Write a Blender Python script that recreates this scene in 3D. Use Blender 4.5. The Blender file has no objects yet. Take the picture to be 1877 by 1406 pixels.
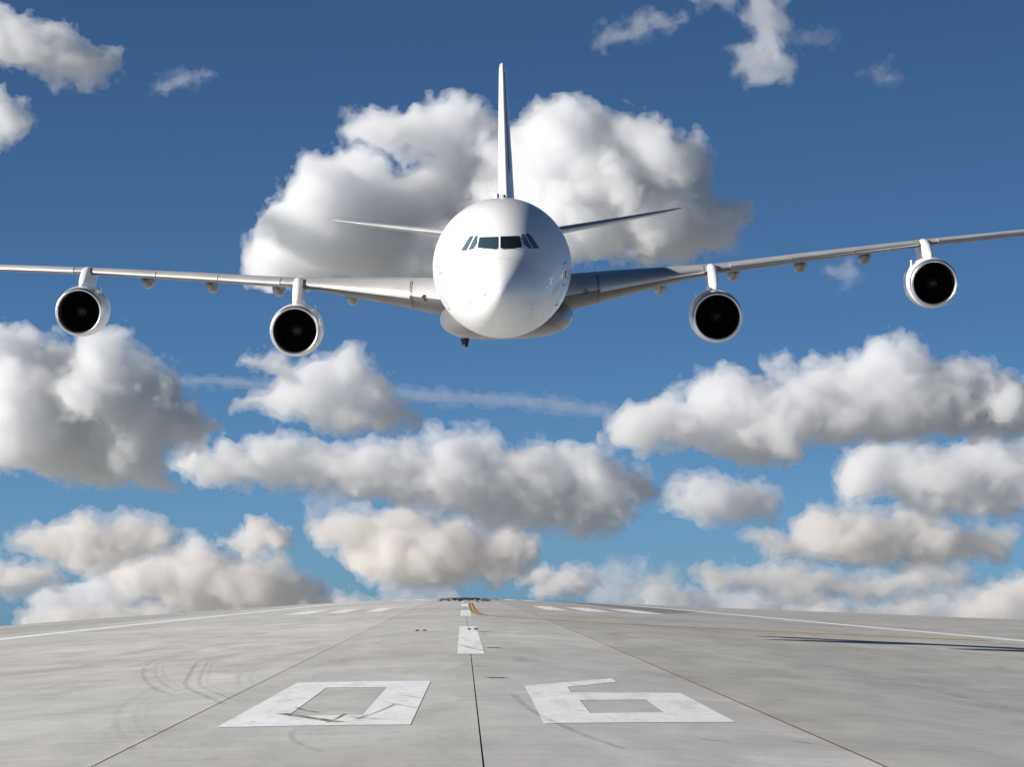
import bpy, bmesh, math, random, time
import numpy as np
from mathutils import Vector, Matrix
from mathutils.bvhtree import BVHTree

sc = bpy.context.scene
COL = sc.collection
random.seed(7)

# ---------------------------------------------------------------- camera
FPX = 6000.0            # focal length in photo pixels (photo is 1877 px wide)
EYE = 2.26              # lens height above the runway
cam = bpy.data.cameras.new('camera')
cam_ob = bpy.data.objects.new('camera', cam)
COL.objects.link(cam_ob)
cam.sensor_width = 36.0
cam.lens = 36.0 * FPX / 1877.0
cam.clip_start = 1.0
cam.clip_end = 120000.0
cam_ob.location = (0, 0, EYE)
cam_ob.rotation_euler = (math.pi / 2 + math.atan(362 / FPX), 0, -90.5 / FPX)
sc.camera = cam_ob

# ---------------------------------------------------------------- sky and sun
SUN_FROM = Vector((-0.90, -0.20, 0.39)).normalized()
world = bpy.data.worlds.new('World')
sc.world = world
world.use_nodes = True
wn = world.node_tree
bg = wn.nodes['Background']
sky = wn.nodes.new('ShaderNodeTexSky')
sky.sky_type = 'NISHITA'
sky.sun_disc = False
sky.sun_elevation = math.asin(SUN_FROM.z)
sky.sun_rotation = math.atan2(SUN_FROM.x, SUN_FROM.y)
sky.altitude = 0
sky.air_density = 0.3
sky.dust_density = 0.18
sky.ozone_density = 5.0
tint = wn.nodes.new('ShaderNodeMix')          # even colour balance of the whole sky
tint.data_type = 'RGBA'
tint.blend_type = 'MULTIPLY'
tint.inputs[0].default_value = 1.0
tint.inputs[7].default_value = (0.86, 1.05, 1.0, 1)
wn.links.new(sky.outputs[0], tint.inputs[6])
wn.links.new(tint.outputs[2], bg.inputs[0])
bg.inputs[1].default_value = 0.055
sun = bpy.data.lights.new('sun', 'SUN')
sun.energy = 4.8
sun.angle = math.radians(0.5)
sun.color = (1.0, 0.938, 0.86)
sun_ob = bpy.data.objects.new('sun', sun)
COL.objects.link(sun_ob)
sun_ob.rotation_euler = SUN_FROM.to_track_quat('Z', 'Y').to_euler()
sun_ob.location = SUN_FROM * 300

vs = sc.view_settings
vs.view_transform = 'Standard'
vs.look = 'None'
vs.gamma = 1.0
vs.use_curve_mapping = False
vs.exposure = 0.6

sc.render.engine = 'CYCLES'
cy = sc.cycles
cy.use_denoising = True
cy.max_bounces = 16
cy.diffuse_bounces = 3
cy.glossy_bounces = 4
cy.transmission_bounces = 4
cy.volume_bounces = 11
cy.transparent_max_bounces = 64

# ---------------------------------------------------------------- helpers
def new_mat(name):
    m = bpy.data.materials.new(name)
    m.use_nodes = True
    nt = m.node_tree
    return m, nt, nt.nodes, nt.links, nt.nodes['Principled BSDF']

def plain_mat(name, color, rough=0.5, metal=0.0, coat=0.0, bump=None, var=0.0, var_scale=1.0):
    m, nt, n, l, p = new_mat(name)
    p.inputs['Base Color'].default_value = (*color, 1)
    p.inputs['Roughness'].default_value = rough
    p.inputs['Metallic'].default_value = metal
    p.inputs['Coat Weight'].default_value = coat
    p.inputs['Coat Roughness'].default_value = 0.06
    if var:
        tc = n.new('ShaderNodeTexCoord'); nz = n.new('ShaderNodeTexNoise')
        nz.inputs['Scale'].default_value = var_scale; nz.inputs['Detail'].default_value = 6
        l.new(tc.outputs['Object'], nz.inputs['Vector'])
        mr = n.new('ShaderNodeMapRange')
        mr.inputs[1].default_value = 0.3; mr.inputs[2].default_value = 0.7
        mr.inputs[3].default_value = 1 - var; mr.inputs[4].default_value = 1 + var * 0.4
        l.new(nz.outputs[0], mr.inputs[0])
        mx = n.new('ShaderNodeMix'); mx.data_type = 'RGBA'; mx.blend_type = 'MULTIPLY'
        mx.inputs[0].default_value = 1
        mx.inputs[6].default_value = (*color, 1)
        l.new(mr.outputs[0], mx.inputs[7])
        l.new(mx.outputs[2], p.inputs['Base Color'])
        mr2 = n.new('ShaderNodeMapRange')
        mr2.inputs[3].default_value = max(0.02, rough - 0.08); mr2.inputs[4].default_value = rough + 0.12
        l.new(nz.outputs[0], mr2.inputs[0]); l.new(mr2.outputs[0], p.inputs['Roughness'])
    return m

def link(name, me, parent=None, mat=None, smooth=False):
    o = bpy.data.objects.new(name, me)
    COL.objects.link(o)
    if parent: o.parent = parent
    if mat: me.materials.append(mat)
    if smooth: me.polygons.foreach_set('use_smooth', [True] * len(me.polygons))
    return o

def mesh_of(name, verts, faces):
    me = bpy.data.meshes.new(name)
    me.from_pydata([tuple(map(float, v)) for v in verts], [], faces)
    me.update()
    return me

# ---------------------------------------------------------------- runway and ground
HUMP = 169300.0                      # radius of the long hump the runway runs over
def cross_fall(x):
    a = math.sqrt(x * x + 4) - 2
    if x < 0:
        k = min(-x, 120.0)
        return 0.030 * a + 3.76e-4 * k * k + 0.09 * max(0.0, -x - 120)
    return 0.040 * a + 0.04 * max(0.0, x - 160)
def ground_z(x, y):
    return -cross_fall(x) - y * y / (2 * HUMP)

def drape(quads, lift, dx=0.3, dy=8.0, smooth_far=True):
    """sheets lying on the runway: each quad is four (x, y) corners, subdivided and draped"""
    V, Fc = [], []
    for q in quads:
        a, b, c, d = [Vector(p) for p in q]
        w = max((b - a).length, (c - d).length, 1e-3); l_ = max((d - a).length, (c - b).length, 1e-3)
        wx = max(abs(b.x - a.x), abs(c.x - d.x)); lx = max(abs(d.x - a.x), abs(c.x - b.x))
        nu = max(1, int(math.ceil(max(wx / dx, w / dy)))); nv = max(1, int(math.ceil(max(lx / dx, l_ / dy))))
        nu, nv = min(nu, 160), min(nv, 200)
        base = len(V)
        for j in range(nv + 1):
            for i in range(nu + 1):
                p = a.lerp(b, i / nu).lerp(d.lerp(c, i / nu), j / nv)
                V.append((p.x, p.y, ground_z(p.x, p.y) + lift))
        for j in range(nv):
            for i in range(nu):
                k = base + j * (nu + 1) + i
                Fc.append((k, k + 1, k + nu + 2, k + nu + 1))
    return V, Fc

def concrete_mat(name, base, seed, streak=1.0):
    m, nt, n, l, p = new_mat(name)
    tc = n.new('ShaderNodeTexCoord')
    def noise(scale, sx, sy, detail=6, rough=0.6, off=0.0, dist=0.0):
        mp = n.new('ShaderNodeMapping'); mp.inputs['Scale'].default_value = (sx, sy, 1)
        mp.inputs['Location'].default_value = (seed * 3.1 + off, seed * 7.7 - off, 0)
        l.new(tc.outputs['Object'], mp.inputs['Vector'])
        t = n.new('ShaderNodeTexNoise'); t.inputs['Scale'].default_value = scale
        t.inputs['Detail'].default_value = detail; t.inputs['Roughness'].default_value = rough
        t.inputs['Distortion'].default_value = dist
        l.new(mp.outputs[0], t.inputs['Vector'])
        return t.outputs[0]
    def ramp(v, a, b, c, d):
        r = n.new('ShaderNodeMapRange'); r.inputs[1].default_value = a; r.inputs[2].default_value = b
        r.inputs[3].default_value = c; r.inputs[4].default_value = d
        l.new(v, r.inputs[0]); return r.outputs[0]
    def mul(a, b):
        x = n.new('ShaderNodeMath'); x.operation = 'MULTIPLY'; l.new(a, x.inputs[0]); l.new(b, x.inputs[1]); return x.outputs[0]
    big = ramp(noise(0.05, 1, 0.35, 4), 0.3, 0.7, 0.82, 1.12)
    mid = ramp(noise(0.55, 1, 0.22, 7, 0.62, 5, 0.6), 0.3, 0.7, 0.80, 1.12)
    brush = ramp(noise(1.0, 0.25, 2.2, 6, 0.65, 11), 0.25, 0.75, 0.85, 1.10)      # broom texture across the lanes
    grain = ramp(noise(14, 1, 0.6, 5, 0.7, 17), 0.2, 0.8, 0.84, 1.10)
    dark = ramp(noise(0.22, 1.6, 0.12, 5, 0.6, 23, 1.2), 0.56, 0.74, 1.0, 0.86)   # long grimy wheel paths
    tot = mul(mul(mul(big, mid), mul(brush, grain)), dark)
    oi = n.new('ShaderNodeObjectInfo')
    tot = mul(tot, ramp(oi.outputs['Random'], 0, 1, 0.96, 1.03))
    mx = n.new('ShaderNodeMix'); mx.data_type = 'RGBA'; mx.blend_type = 'MULTIPLY'; mx.inputs[0].default_value = 1
    hue = n.new('ShaderNodeMix'); hue.data_type = 'RGBA'
    l.new(noise(0.03, 1, 0.3, 3, 0.5, 31), hue.inputs[0])
    hue.inputs[6].default_value = (base[0] * 1.03, base[1], base[2] * 0.95, 1)
    hue.inputs[7].default_value = (base[0] * 0.98, base[1], base[2] * 1.02, 1)
    l.new(hue.outputs[2], mx.inputs[6]); l.new(tot, mx.inputs[7])
    l.new(mx.outputs[2], p.inputs['Base Color'])
    p.inputs['Roughness'].default_value = 0.85
    p.inputs['Specular IOR Level'].default_value = 0.25
    bp = n.new('ShaderNodeBump'); bp.inputs['Strength'].default_value = 0.25; bp.inputs['Distance'].default_value = 0.01
    l.new(grain, bp.inputs['Height']); l.new(bp.outputs[0], p.inputs['Normal'])
    return m

def paint_mat(name, color, wear=0.5, see=0.55, seed=0, skid=False):
    """road paint worn through to the concrete in flakes and scuffed by tyres"""
    m, nt, n, l, p = new_mat(name)
    tc = n.new('ShaderNodeTexCoord')
    def noise(scale, s, detail, off):
        mp = n.new('ShaderNodeMapping'); mp.inputs['Scale'].default_value = s; mp.inputs['Location'].default_value = (seed + off, off * 2, 0)
        l.new(tc.outputs['Object'], mp.inputs['Vector'])
        t = n.new('ShaderNodeTexNoise'); t.inputs['Scale'].default_value = scale; t.inputs['Detail'].default_value = detail
        t.inputs['Roughness'].default_value = 0.65
        l.new(mp.outputs[0], t.inputs['Vector']); return t.outputs[0]
    def ramp(v, a, b, c, d):
        r = n.new('ShaderNodeMapRange'); r.inputs[1].default_value = a; r.inputs[2].default_value = b
        r.inputs[3].default_value = c; r.inputs[4].default_value = d
        l.new(v, r.inputs[0]); return r.outputs[0]
    g = ramp(noise(1.2, (1, 0.25, 1), 8, 3), 0.35, 0.7, 1.03, 0.86)
    s = ramp(noise(1.0, (2.5, 0.10, 1), 7, 9), 0.52, 0.78, 1.0, 0.76)
    mu = n.new('ShaderNodeMath'); mu.operation = 'MULTIPLY'; l.new(g, mu.inputs[0]); l.new(s, mu.inputs[1])
    mx = n.new('ShaderNodeMix'); mx.data_type = 'RGBA'; mx.blend_type = 'MULTIPLY'; mx.inputs[0].default_value = 1
    mx.inputs[6].default_value = (*color, 1); l.new(mu.outputs[0], mx.inputs[7])
    l.new(mx.outputs[2], p.inputs['Base Color'])
    p.inputs['Roughness'].default_value = 0.7
    p.inputs['Specular IOR Level'].default_value = 0.3
    a = ramp(noise(3.0, (1, 0.35, 1), 9, 21), 0.60 - 0.1 * wear, 0.66, 1.0, see)
    l.new(a, p.inputs['Alpha'])
    return m

def rubber_mat(name, dens, seed=0, sx=3.0, sy=0.2):
    m, nt, n, l, p = new_mat(name)
    tc = n.new('ShaderNodeTexCoord'); mp = n.new('ShaderNodeMapping')
    mp.inputs['Scale'].default_value = (sx, sy, 1); mp.inputs['Location'].default_value = (seed, seed * 2, 0)
    l.new(tc.outputs['Object'], mp.inputs['Vector'])
    t = n.new('ShaderNodeTexNoise'); t.inputs['Scale'].default_value = 1.5; t.inputs['Detail'].default_value = 7
    l.new(mp.outputs[0], t.inputs['Vector'])
    r = n.new('ShaderNodeMapRange'); r.inputs[1].default_value = 0.35; r.inputs[2].default_value = 0.62
    r.inputs[3].default_value = dens * 0.35; r.inputs[4].default_value = dens
    l.new(t.outputs[0], r.inputs[0]); l.new(r.outputs[0], p.inputs['Alpha'])
    p.inputs['Base Color'].default_value = (0.035, 0.035, 0.037, 1)
    p.inputs['Roughness'].default_value = 0.95
    p.inputs['Specular IOR Level'].default_value = 0.0
    return m

M_conc = concrete_mat('runway_concrete', (0.46, 0.46, 0.44), 1)
M_conc_pale = concrete_mat('pale_runway_concrete', (0.60, 0.60, 0.585), 1)
M_conc_mid = concrete_mat('mid_runway_concrete', (0.54, 0.54, 0.525), 1)
M_shoulder = concrete_mat('shoulder_concrete', (0.48, 0.48, 0.46), 5)
M_patch = concrete_mat('asphalt_patch', (0.26, 0.26, 0.255), 9)
M_joint = plain_mat('joint_sealant', (0.035, 0.033, 0.032), 0.9, var=0.4, var_scale=3)
M_joint_rust = plain_mat('rusty_joint_sealant', (0.17, 0.075, 0.06), 0.9, var=0.4, var_scale=3)
M_white = paint_mat('white_runway_paint', (0.86, 0.86, 0.87), 0.35, 0.7)
M_yellow = paint_mat('yellow_taxi_paint', (0.62, 0.36, 0.05), 0.3, 0.7, 4)
M_black = paint_mat('black_border_paint', (0.05, 0.05, 0.05), 0.4, 0.6, 8)

def ground_mat():
    m, nt, n, l, p = new_mat('airfield_soil')
    tc = n.new('ShaderNodeTexCoord'); t = n.new('ShaderNodeTexNoise')
    t.inputs['Scale'].default_value = 0.02; t.inputs['Detail'].default_value = 10
    l.new(tc.outputs['Object'], t.inputs['Vector'])
    mx = n.new('ShaderNodeMix'); mx.data_type = 'RGBA'
    mx.inputs[6].default_value = (0.24, 0.24, 0.21, 1); mx.inputs[7].default_value = (0.34, 0.33, 0.30, 1)
    l.new(t.outputs[0], mx.inputs[0]); l.new(mx.outputs[2], p.inputs['Base Color'])
    p.inputs['Roughness'].default_value = 0.95
    return m

gx = sorted(set([-15000, -9000, -5000, -2500, -1200, -600, -300, -200, -150, -120, 120, 160, 220, 300, 600, 1200, 2500, 5000, 9000, 15000] + list(range(-105, 106, 15))))
gy = [-15000, -8000, -4000, -2000, -1000, -500] + list(range(-300, 1501, 50)) + [1700, 2000, 2500, 3200, 4000, 5000, 6500, 8000, 10000, 12500, 15000, 20000, 26000]
gv = [(x, y, ground_z(x, y) - 0.30 - 0.0006 * max(0, abs(x) - 200)) for y in gy for x in gx]
gf = [(j * len(gx) + i, j * len(gx) + i + 1, (j + 1) * len(gx) + i + 1, (j + 1) * len(gx) + i) for j in range(len(gy) - 1) for i in range(len(gx) - 1)]
ground = link('ground', mesh_of('ground', gv, gf), mat=ground_mat(), smooth=True)
ground['kind'] = 'structure'; ground['label'] = 'dry airfield ground falling away beyond the runway hump'

def strip(x0, x1, y0, y1, ny, dx, lift):
    nx = max(1, int(math.ceil((x1 - x0) / dx)))
    V = []; Fc = []
    for j in range(ny + 1):
        y = y0 + (y1 - y0) * j / ny
        for i in range(nx + 1):
            x = x0 + (x1 - x0) * i / nx
            V.append((x, y, ground_z(x, y) + lift))
    for j in range(ny):
        for i in range(nx):
            k = j * (nx + 1) + i
            Fc.append((k, k + 1, k + nx + 2, k + nx + 1))
    return V, Fc

Y0, Y1, NY = -120.0, 1800.0, 120
# the bed under the lanes, seen only in the joints
runway = link('runway', mesh_of('runway', *strip(-31.0, 36.6, Y0, Y1, NY, 0.5, -0.03)), mat=M_joint, smooth=True)
runway['kind'] = 'structure'; runway['label'] = 'pale concrete runway of long lanes with white markings'
JOINTS = [(-30.4, 0), (-25.2, .012), (-20.1, .012), (-15.0, .012), (-9.9, .014), (-4.72, .026), (0.26, .022), (5.52, .040), (11.4, .014), (17.6, .012), (23.9, .010), (30.1, .010), (36.2, 0)]
for i in range(len(JOINTS) - 1):
    (a, ga), (b, gb) = JOINTS[i], JOINTS[i + 1]
    dx = 0.25 if -6 < (a + b) / 2 < 6 else 0.5
    o = link('concrete_lane', mesh_of('concrete_lane', *strip(a + ga / 2, b - gb / 2, Y0, Y1, NY, dx, 0.0)), runway, M_conc_pale if b < -4 else M_conc_mid if b < 6 else M_conc, True)
# reddish sealant in the joint right of the number
link('joint_sealant', mesh_of('joint_sealant', *strip(5.501, 5.539, Y0, 700, 60, 0.2, -0.006)), runway, M_joint_rust)
for nm, a, b in (('shoulder', -110.0, -30.42), ('shoulder', 36.22, 200.0)):
    s = link(nm, mesh_of(nm, *strip(a, b, Y0, Y1, NY, 2.0, -0.004)), runway, M_shoulder, True)

def marking(name, quads, mat, lift=0.006, label=None, parent=None):
    o = link(name, mesh_of(name, *drape(quads, lift)), parent or runway, mat, True)
    if label: o['label'] = label
    return o
def rect(x0, x1, y0, y1):
    return [(x0, y0), (x1, y0), (x1, y1), (x0, y1)]

# the number 06
marking('runway_number', [
    [(-3.93, 52.6), (-0.82, 51.9), (-1.70, 55.9), (-2.99, 56.4)],
    [(-0.82, 51.9), (-0.72, 74.8), (-1.62, 70.7), (-1.70, 55.9)],
    [(-0.72, 74.8), (-3.80, 75.8), (-2.95, 71.4), (-1.62, 70.7)],
    [(-3.80, 75.8), (-3.93, 52.6), (-2.99, 56.4), (-2.95, 71.4)]], M_white, label='white painted zero of the runway number')
marking('runway_number', [
    [(1.30, 52.5), (4.62, 55.5), (3.60, 58.7), (2.23, 57.2)],
    [(4.62, 55.5), (4.65, 70.1), (3.64, 65.0), (3.60, 58.7)],
    [(4.65, 70.1), (2.26, 67.9), (2.27, 63.5), (3.64, 65.0)],
    [(1.30, 52.5), (2.23, 57.2), (2.27, 63.5), (1.34, 63.5)],
    [(1.34, 63.5), (2.27, 63.5), (2.26, 67.9), (1.345, 67.9)],
    [(1.345, 67.9), (2.26, 67.9), (2.29, 71.6), (1.35, 71.6)],
    [(1.35, 71.6), (2.29, 71.6), (3.59, 76.4), (3.60, 79.4)]], M_white, label='white painted six of the runway number')
# centre line dashes
for (x0, x1, y0, y1) in ((-.16, .70, 102.8, 168.4), (-.15, .63, 225, 278), (-.12, .62, 326, 388), (-.10, .62, 437, 500), (-.10, .62, 550, 615), (-.1, .62, 665, 730)):
    marking('centreline_dash', [rect(x0, x1, y0, y1)], M_white)
# touchdown bars
for x0, x1 in ((-15.75, -13.5), (-12.1, -10.3), (-8.6, -7.0)):
    marking('touchdown_bar', [rect(x0, x1, 287, 338)], M_white)
for x0, x1 in ((8.1, 10.3), (11.9, 14.6), (16.9, 19.8)):
    marking('touchdown_bar', [rect(x0, x1, 318, 385)], M_white)
for x0, x1 in ((-13.2, -11.2), (-9.6, -7.4), (8.4, 10.4), (12.2, 14.4)):
    marking('touchdown_bar', [rect(x0, x1, 610, 720)], M_white)
def ribbon(pts, w, stretch=1.0):
    """quads along a centre line with width w (number or list)"""
    P = [Vector(p) for p in pts]; n_ = len(P)
    L, Rr = [], []
    for i, p in enumerate(P):
        t = (P[min(i + 1, n_ - 1)] - P[max(i - 1, 0)]).normalized()
        nrm = Vector((t.y, -t.x * stretch))
        ww = w[i] if isinstance(w, (list, tuple)) else w
        L.append(p - nrm * ww / 2); Rr.append(p + nrm * ww / 2)
    return [[tuple(L[i]), tuple(Rr[i]), tuple(Rr[i + 1]), tuple(L[i + 1])] for i in range(n_ - 1)]
def spline(pts, k=10):
    P = [Vector(p) for p in pts]; out = []
    for i in range(len(P) - 1):
        a, b, c, d = P[max(i - 1, 0)], P[i], P[i + 1], P[min(i + 2, len(P) - 1)]
        for j in range(k):
            t = j / k
            out.append(0.5 * ((2 * b) + (c - a) * t + (2 * a - 5 * b + 4 * c - d) * t * t + (-a + 3 * b - 3 * c + d) * t ** 3))
    out.append(P[-1])
    return [tuple(p) for p in out]
marking('edge_line', ribbon(spline([(-27.6, 60), (-27.2, 120), (-26.6, 190), (-24.4, 285), (-21.8, 428), (-20.0, 700), (-19.6, 1100)]), 1.9), M_white, label='white edge line along the far left of the runway')
marking('edge_line', ribbon(spline([(35.4, 60), (35.0, 120), (34.3, 200), (31.9, 273), (29.6, 428), (27.5, 700), (27, 1100)]), 1.9), M_white, label='white edge line along the far right of the runway')
# yellow lead-off line with black borders
yl = spline([(0.98, 420), (0.97, 364), (0.93, 299), (1.0, 262), (1.35, 238), (2.1, 229), (5.4, 215), (11.0, 204.5), (18.5, 197), (26, 194), (31, 192.5)])
marking('taxi_line', ribbon(yl, 0.30, 12), M_yellow, 0.010, label='yellow lead-off line curving away to the right')
marking('taxi_line_border', ribbon(yl, 0.50, 8.5), M_black, 0.005)
# darker asphalt strip inside the right edge line
marking('asphalt_patch', [[(20.5, 330), (28.9, 400), (26.8, 800), (17.5, 800)]], M_patch, 0.003)

# tyre marks: scuffs over the numbers, round skid arcs, touchdown rubber near the crest
rng = random.Random(3)
def tyre(pts, w, dens, seed, lift=0.012, sx=3.0, sy=0.2, stretch=1.0):
    return marking('tyre_mark', ribbon(spline(pts, 8), w, stretch), rubber_mat('tyre_rubber', dens, seed, sx, sy), lift)
tyre([(-3.2, 57.6), (-2.6, 55.4), (-2.15, 53.8), (-1.95, 53.2)], 0.22, 0.56, 1)
tyre([(-2.2, 53.2), (-2.1, 54.6), (-2.02, 56.6)], 0.06, 0.60, 2)
tyre([(-3.05, 60.2), (-2.8, 58.6), (-2.5, 57.5)], 0.08, 0.45, 3)
tyre([(-1.9, 55.4), (-1.5, 54.4), (-1.2, 53.9)], 0.10, 0.41, 4)
tyre([(-1.75, 54.2), (-1.45, 57.5), (-1.25, 60.5)], 0.06, 0.45, 5)
tyre([(-1.5, 62), (-1.1, 60), (-0.8, 58.6)], 0.05, 0.45, 6)
tyre([(-1.3, 66), (-1.0, 64.5), (-0.8, 63.6)], 0.05, 0.4, 7)
tyre([(-2.9, 73.2), (-2.0, 72.2), (-1.3, 71.8)], 0.08, 0.35, 8)
def arc_pair(pts, dens, seed):
    for k, (dx, w, d) in enumerate(((0, .09, 1.0), (.28, .07, .8), (.45, .05, .5))):
        tyre([(x + dx, y + dx * 2) for x, y in pts], w * 1.3, dens * d * 0.45, seed + k, stretch=5)
arc_pair([(-4.58, 63.1), (-5.47, 69.1), (-6.4, 76), (-7.08, 84.9), (-7.9, 97), (-8.17, 103), (-7.9, 112), (-7.2, 125)], .34, 60)
arc_pair([(-6.2, 70), (-7.09, 75.4), (-8.41, 86.6), (-9.6, 100), (-10.2, 112), (-10.2, 125), (-9.6, 140)], .28, 63)
arc_pair([(-5.0, 74), (-5.6, 82), (-5.9, 92), (-5.8, 103), (-5.3, 116)], .2, 66)
arc_pair([(-4.6, 46), (-5.8, 55), (-6.6, 64), (-7.0, 74), (-6.8, 84), (-6.2, 95)], .14, 69)
tyre([(-1.9, 44), (-2.4, 47), (-2.6, 50), (-2.5, 52)], 0.10, 0.14, 13)
arc_pair([(-20, 112), (-16, 116), (-12, 124), (-8, 138)], .18, 72)
arc_pair([(-12, 88), (-10.5, 96), (-8.2, 108), (-6, 118)], .16, 75)
arc_pair([(-14, 74), (-11, 80), (-8.5, 90), (-6.4, 104), (-5, 120)], .12, 78)
arc_pair([(-9, 52), (-7.6, 58), (-6.6, 68)], .12, 81)
tyre([(2.2, 45), (1.7, 50), (1.2, 58), (1.0, 66)], 0.12, 0.15, 16)
tyre([(4.9, 49), (5.3, 48.2)], 0.12, 0.4, 17)
tyre([(3.5, 48.8), (3.9, 48.0)], 0.10, 0.35, 18)
tyre([(0.70, 77.6), (0.92, 77.0)], 0.5, 0.7, 19)
for x, y, w, l_, dn in ((-2.15, 156, .16, 5, .85), (-1.81, 156, .16, 5, .85), (0.33, 159, .16, 6, .9), (0.64, 159, .16, 6, .9), (1.05, 150, .5, 2, .5), (1.1, 113, .5, 1.6, .6), (-1.0, 55.2, .4, .25, .0), (0.9, 142, .25, 2.5, .4)):
    if dn: tyre([(x - w / 2, y), (x + w / 2, y + .01)] if l_ < 3 else [(x, y - l_ / 2), (x, y + l_ / 2)], l_ if l_ < 3 else w, dn, x * 7)
tyre([(0.72, 108), (0.3, 112), (-0.1, 118)], 0.12, 0.5, 21)
tyre([(0.6, 122), (0.2, 128), (-0.12, 136)], 0.06, 0.4, 22)
# each tyre pair leaves its own streak near the crest, hundreds deep
V, Fc = [], []
for i in range(1100):
    x = rng.gauss(0.3, 2.9); y = 430 + 520 * rng.random() ** 0.6 + 22 * max(0, abs(x - .3) - 2)
    q = [rect(x, x + rng.uniform(.15, .5), y, y + rng.uniform(8, 70))]
    v, f_ = drape(q, 0.010 + 0.00001 * i)
    b = len(V); V += v; Fc += [tuple(k + b for k in t) for t in f_]
tr = link('touchdown_rubber', mesh_of('touchdown_rubber', V, Fc), runway, rubber_mat('touchdown_rubber_deposit', 0.85, 3, 1.0, 0.05))
tr['kind'] = 'stuff'

# ---------------------------------------------------------------- the airliner
def paint(name, color, rough=0.25, coat=0.6, dirt=0.06, streak=True):
    m, nt, n, l, p = new_mat(name)
    tc = n.new('ShaderNodeTexCoord')
    mp = n.new('ShaderNodeMapping'); mp.inputs['Scale'].default_value = (1.2, 0.15, 1.0)
    l.new(tc.outputs['Object'], mp.inputs['Vector'])
    t = n.new('ShaderNodeTexNoise'); t.inputs['Scale'].default_value = 1.3; t.inputs['Detail'].default_value = 7; t.inputs['Roughness'].default_value = 0.6
    l.new(mp.outputs[0], t.inputs['Vector'])
    r = n.new('ShaderNodeMapRange'); r.inputs[1].default_value = 0.42; r.inputs[2].default_value = 0.72
    r.inputs[3].default_value = 1.0; r.inputs[4].default_value = 1 - dirt * 2
    l.new(t.outputs[0], r.inputs[0])
    mx = n.new('ShaderNodeMix'); mx.data_type = 'RGBA'; mx.blend_type = 'MULTIPLY'; mx.inputs[0].default_value = 1
    mx.inputs[6].default_value = (*color, 1); l.new(r.outputs[0], mx.inputs[7])
    l.new(mx.outputs[2], p.inputs['Base Color'])
    r2 = n.new('ShaderNodeMapRange'); r2.inputs[3].default_value = rough * 0.8; r2.inputs[4].default_value = rough * 1.4
    l.new(t.outputs[0], r2.inputs[0]); l.new(r2.outputs[0], p.inputs['Roughness'])
    p.inputs['Coat Weight'].default_value = coat; p.inputs['Coat Roughness'].default_value = 0.05
    p.inputs['Specular IOR Level'].default_value = 0.35
    return m
M_fus = paint('white_gloss_paint', (0.88, 0.88, 0.88), 0.30, 0.42, 0.02)
M_wing_under = paint('grey_paint_with_underside_shade', (0.13, 0.125, 0.12), 0.4, 0.2, 0.12)  # wing grey darkened so the colour carries the underside's shade
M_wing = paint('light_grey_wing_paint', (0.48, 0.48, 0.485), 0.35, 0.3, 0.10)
M_slat = plain_mat('brushed_slat_metal', (0.60, 0.59, 0.57), 0.42, 0.35, var=0.12, var_scale=0.7)
M_fair = paint('grey_fairing_paint_with_shade', (0.17, 0.165, 0.16), 0.35, 0.4, 0.12)  # grey lowered so the colour carries shade under the belly
M_metal = plain_mat('brushed_lip_metal', (0.86, 0.86, 0.86), 0.34, 1.0, var=0.1, var_scale=2)
M_fin_metal = plain_mat('polished_fin_metal', (0.82, 0.82, 0.83), 0.12, 1.0)
M_duct = plain_mat('dark_inlet_lining', (0.022, 0.022, 0.025), 0.55)
M_blade = plain_mat('fan_blade_titanium', (0.035, 0.035, 0.04), 0.35, 0.8)
M_spin = plain_mat('spinner_paint', (0.02, 0.02, 0.022), 0.5)
M_glass = plain_mat('cockpit_glass', (0.012, 0.016, 0.02), 0.05, 0.0, 1.0)
M_glass_teal = plain_mat('cockpit_glass_painted_reflection', (0.035, 0.065, 0.085), 0.05, 0.0, 1.0)  # bluish reflection put into the left front pane's colour
M_side_glass = plain_mat('side_glass_painted_sky', (0.09, 0.15, 0.20), 0.06, 0.0, 1.0)  # sky reflection put into the side panes' base colour
M_gasket = plain_mat('window_gasket', (0.06, 0.06, 0.065), 0.5)
M_dark = plain_mat('dark_rubber_and_reflection', (0.03, 0.03, 0.033), 0.6)
M_seam = plain_mat('panel_seam', (0.16, 0.16, 0.165), 0.6)
M_lamp = plain_mat('lamp_lens', (0.10, 0.10, 0.11), 0.08, 0.0, 1.0)
M_steel = plain_mat('brushed_steel', (0.45, 0.45, 0.46), 0.3, 1.0)

plane = bpy.data.objects.new('airliner', None)
COL.objects.link(plane)
plane.location = (1.41165, 122.679, 11.643 + EYE)
plane.rotation_mode = 'YXZ'
plane.rotation_euler = (0.111975, -0.033162, -0.019226)
plane['label'] = 'white four-engine airliner flying low towards the viewer above the runway'
plane['category'] = 'airliner'

def loft(rings, close_ends=True):
    V, Fc = [], []
    n_ = len(rings[0])
    for r in rings: V += r
    for j in range(len(rings) - 1):
        for i in range(n_):
            a, b = j * n_ + i, j * n_ + (i + 1) % n_
            Fc.append((a, b, b + n_, a + n_))
    if close_ends:
        Fc.append(tuple(reversed(range(n_)))); Fc.append(tuple((len(rings) - 1) * n_ + i for i in range(n_)))
    return V, Fc
def fix_normals(me):
    bm = bmesh.new(); bm.from_mesh(me); bmesh.ops.remove_doubles(bm, verts=bm.verts, dist=1e-5)
    bmesh.ops.recalc_face_normals(bm, faces=bm.faces); bm.to_mesh(me); bm.free()

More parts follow.
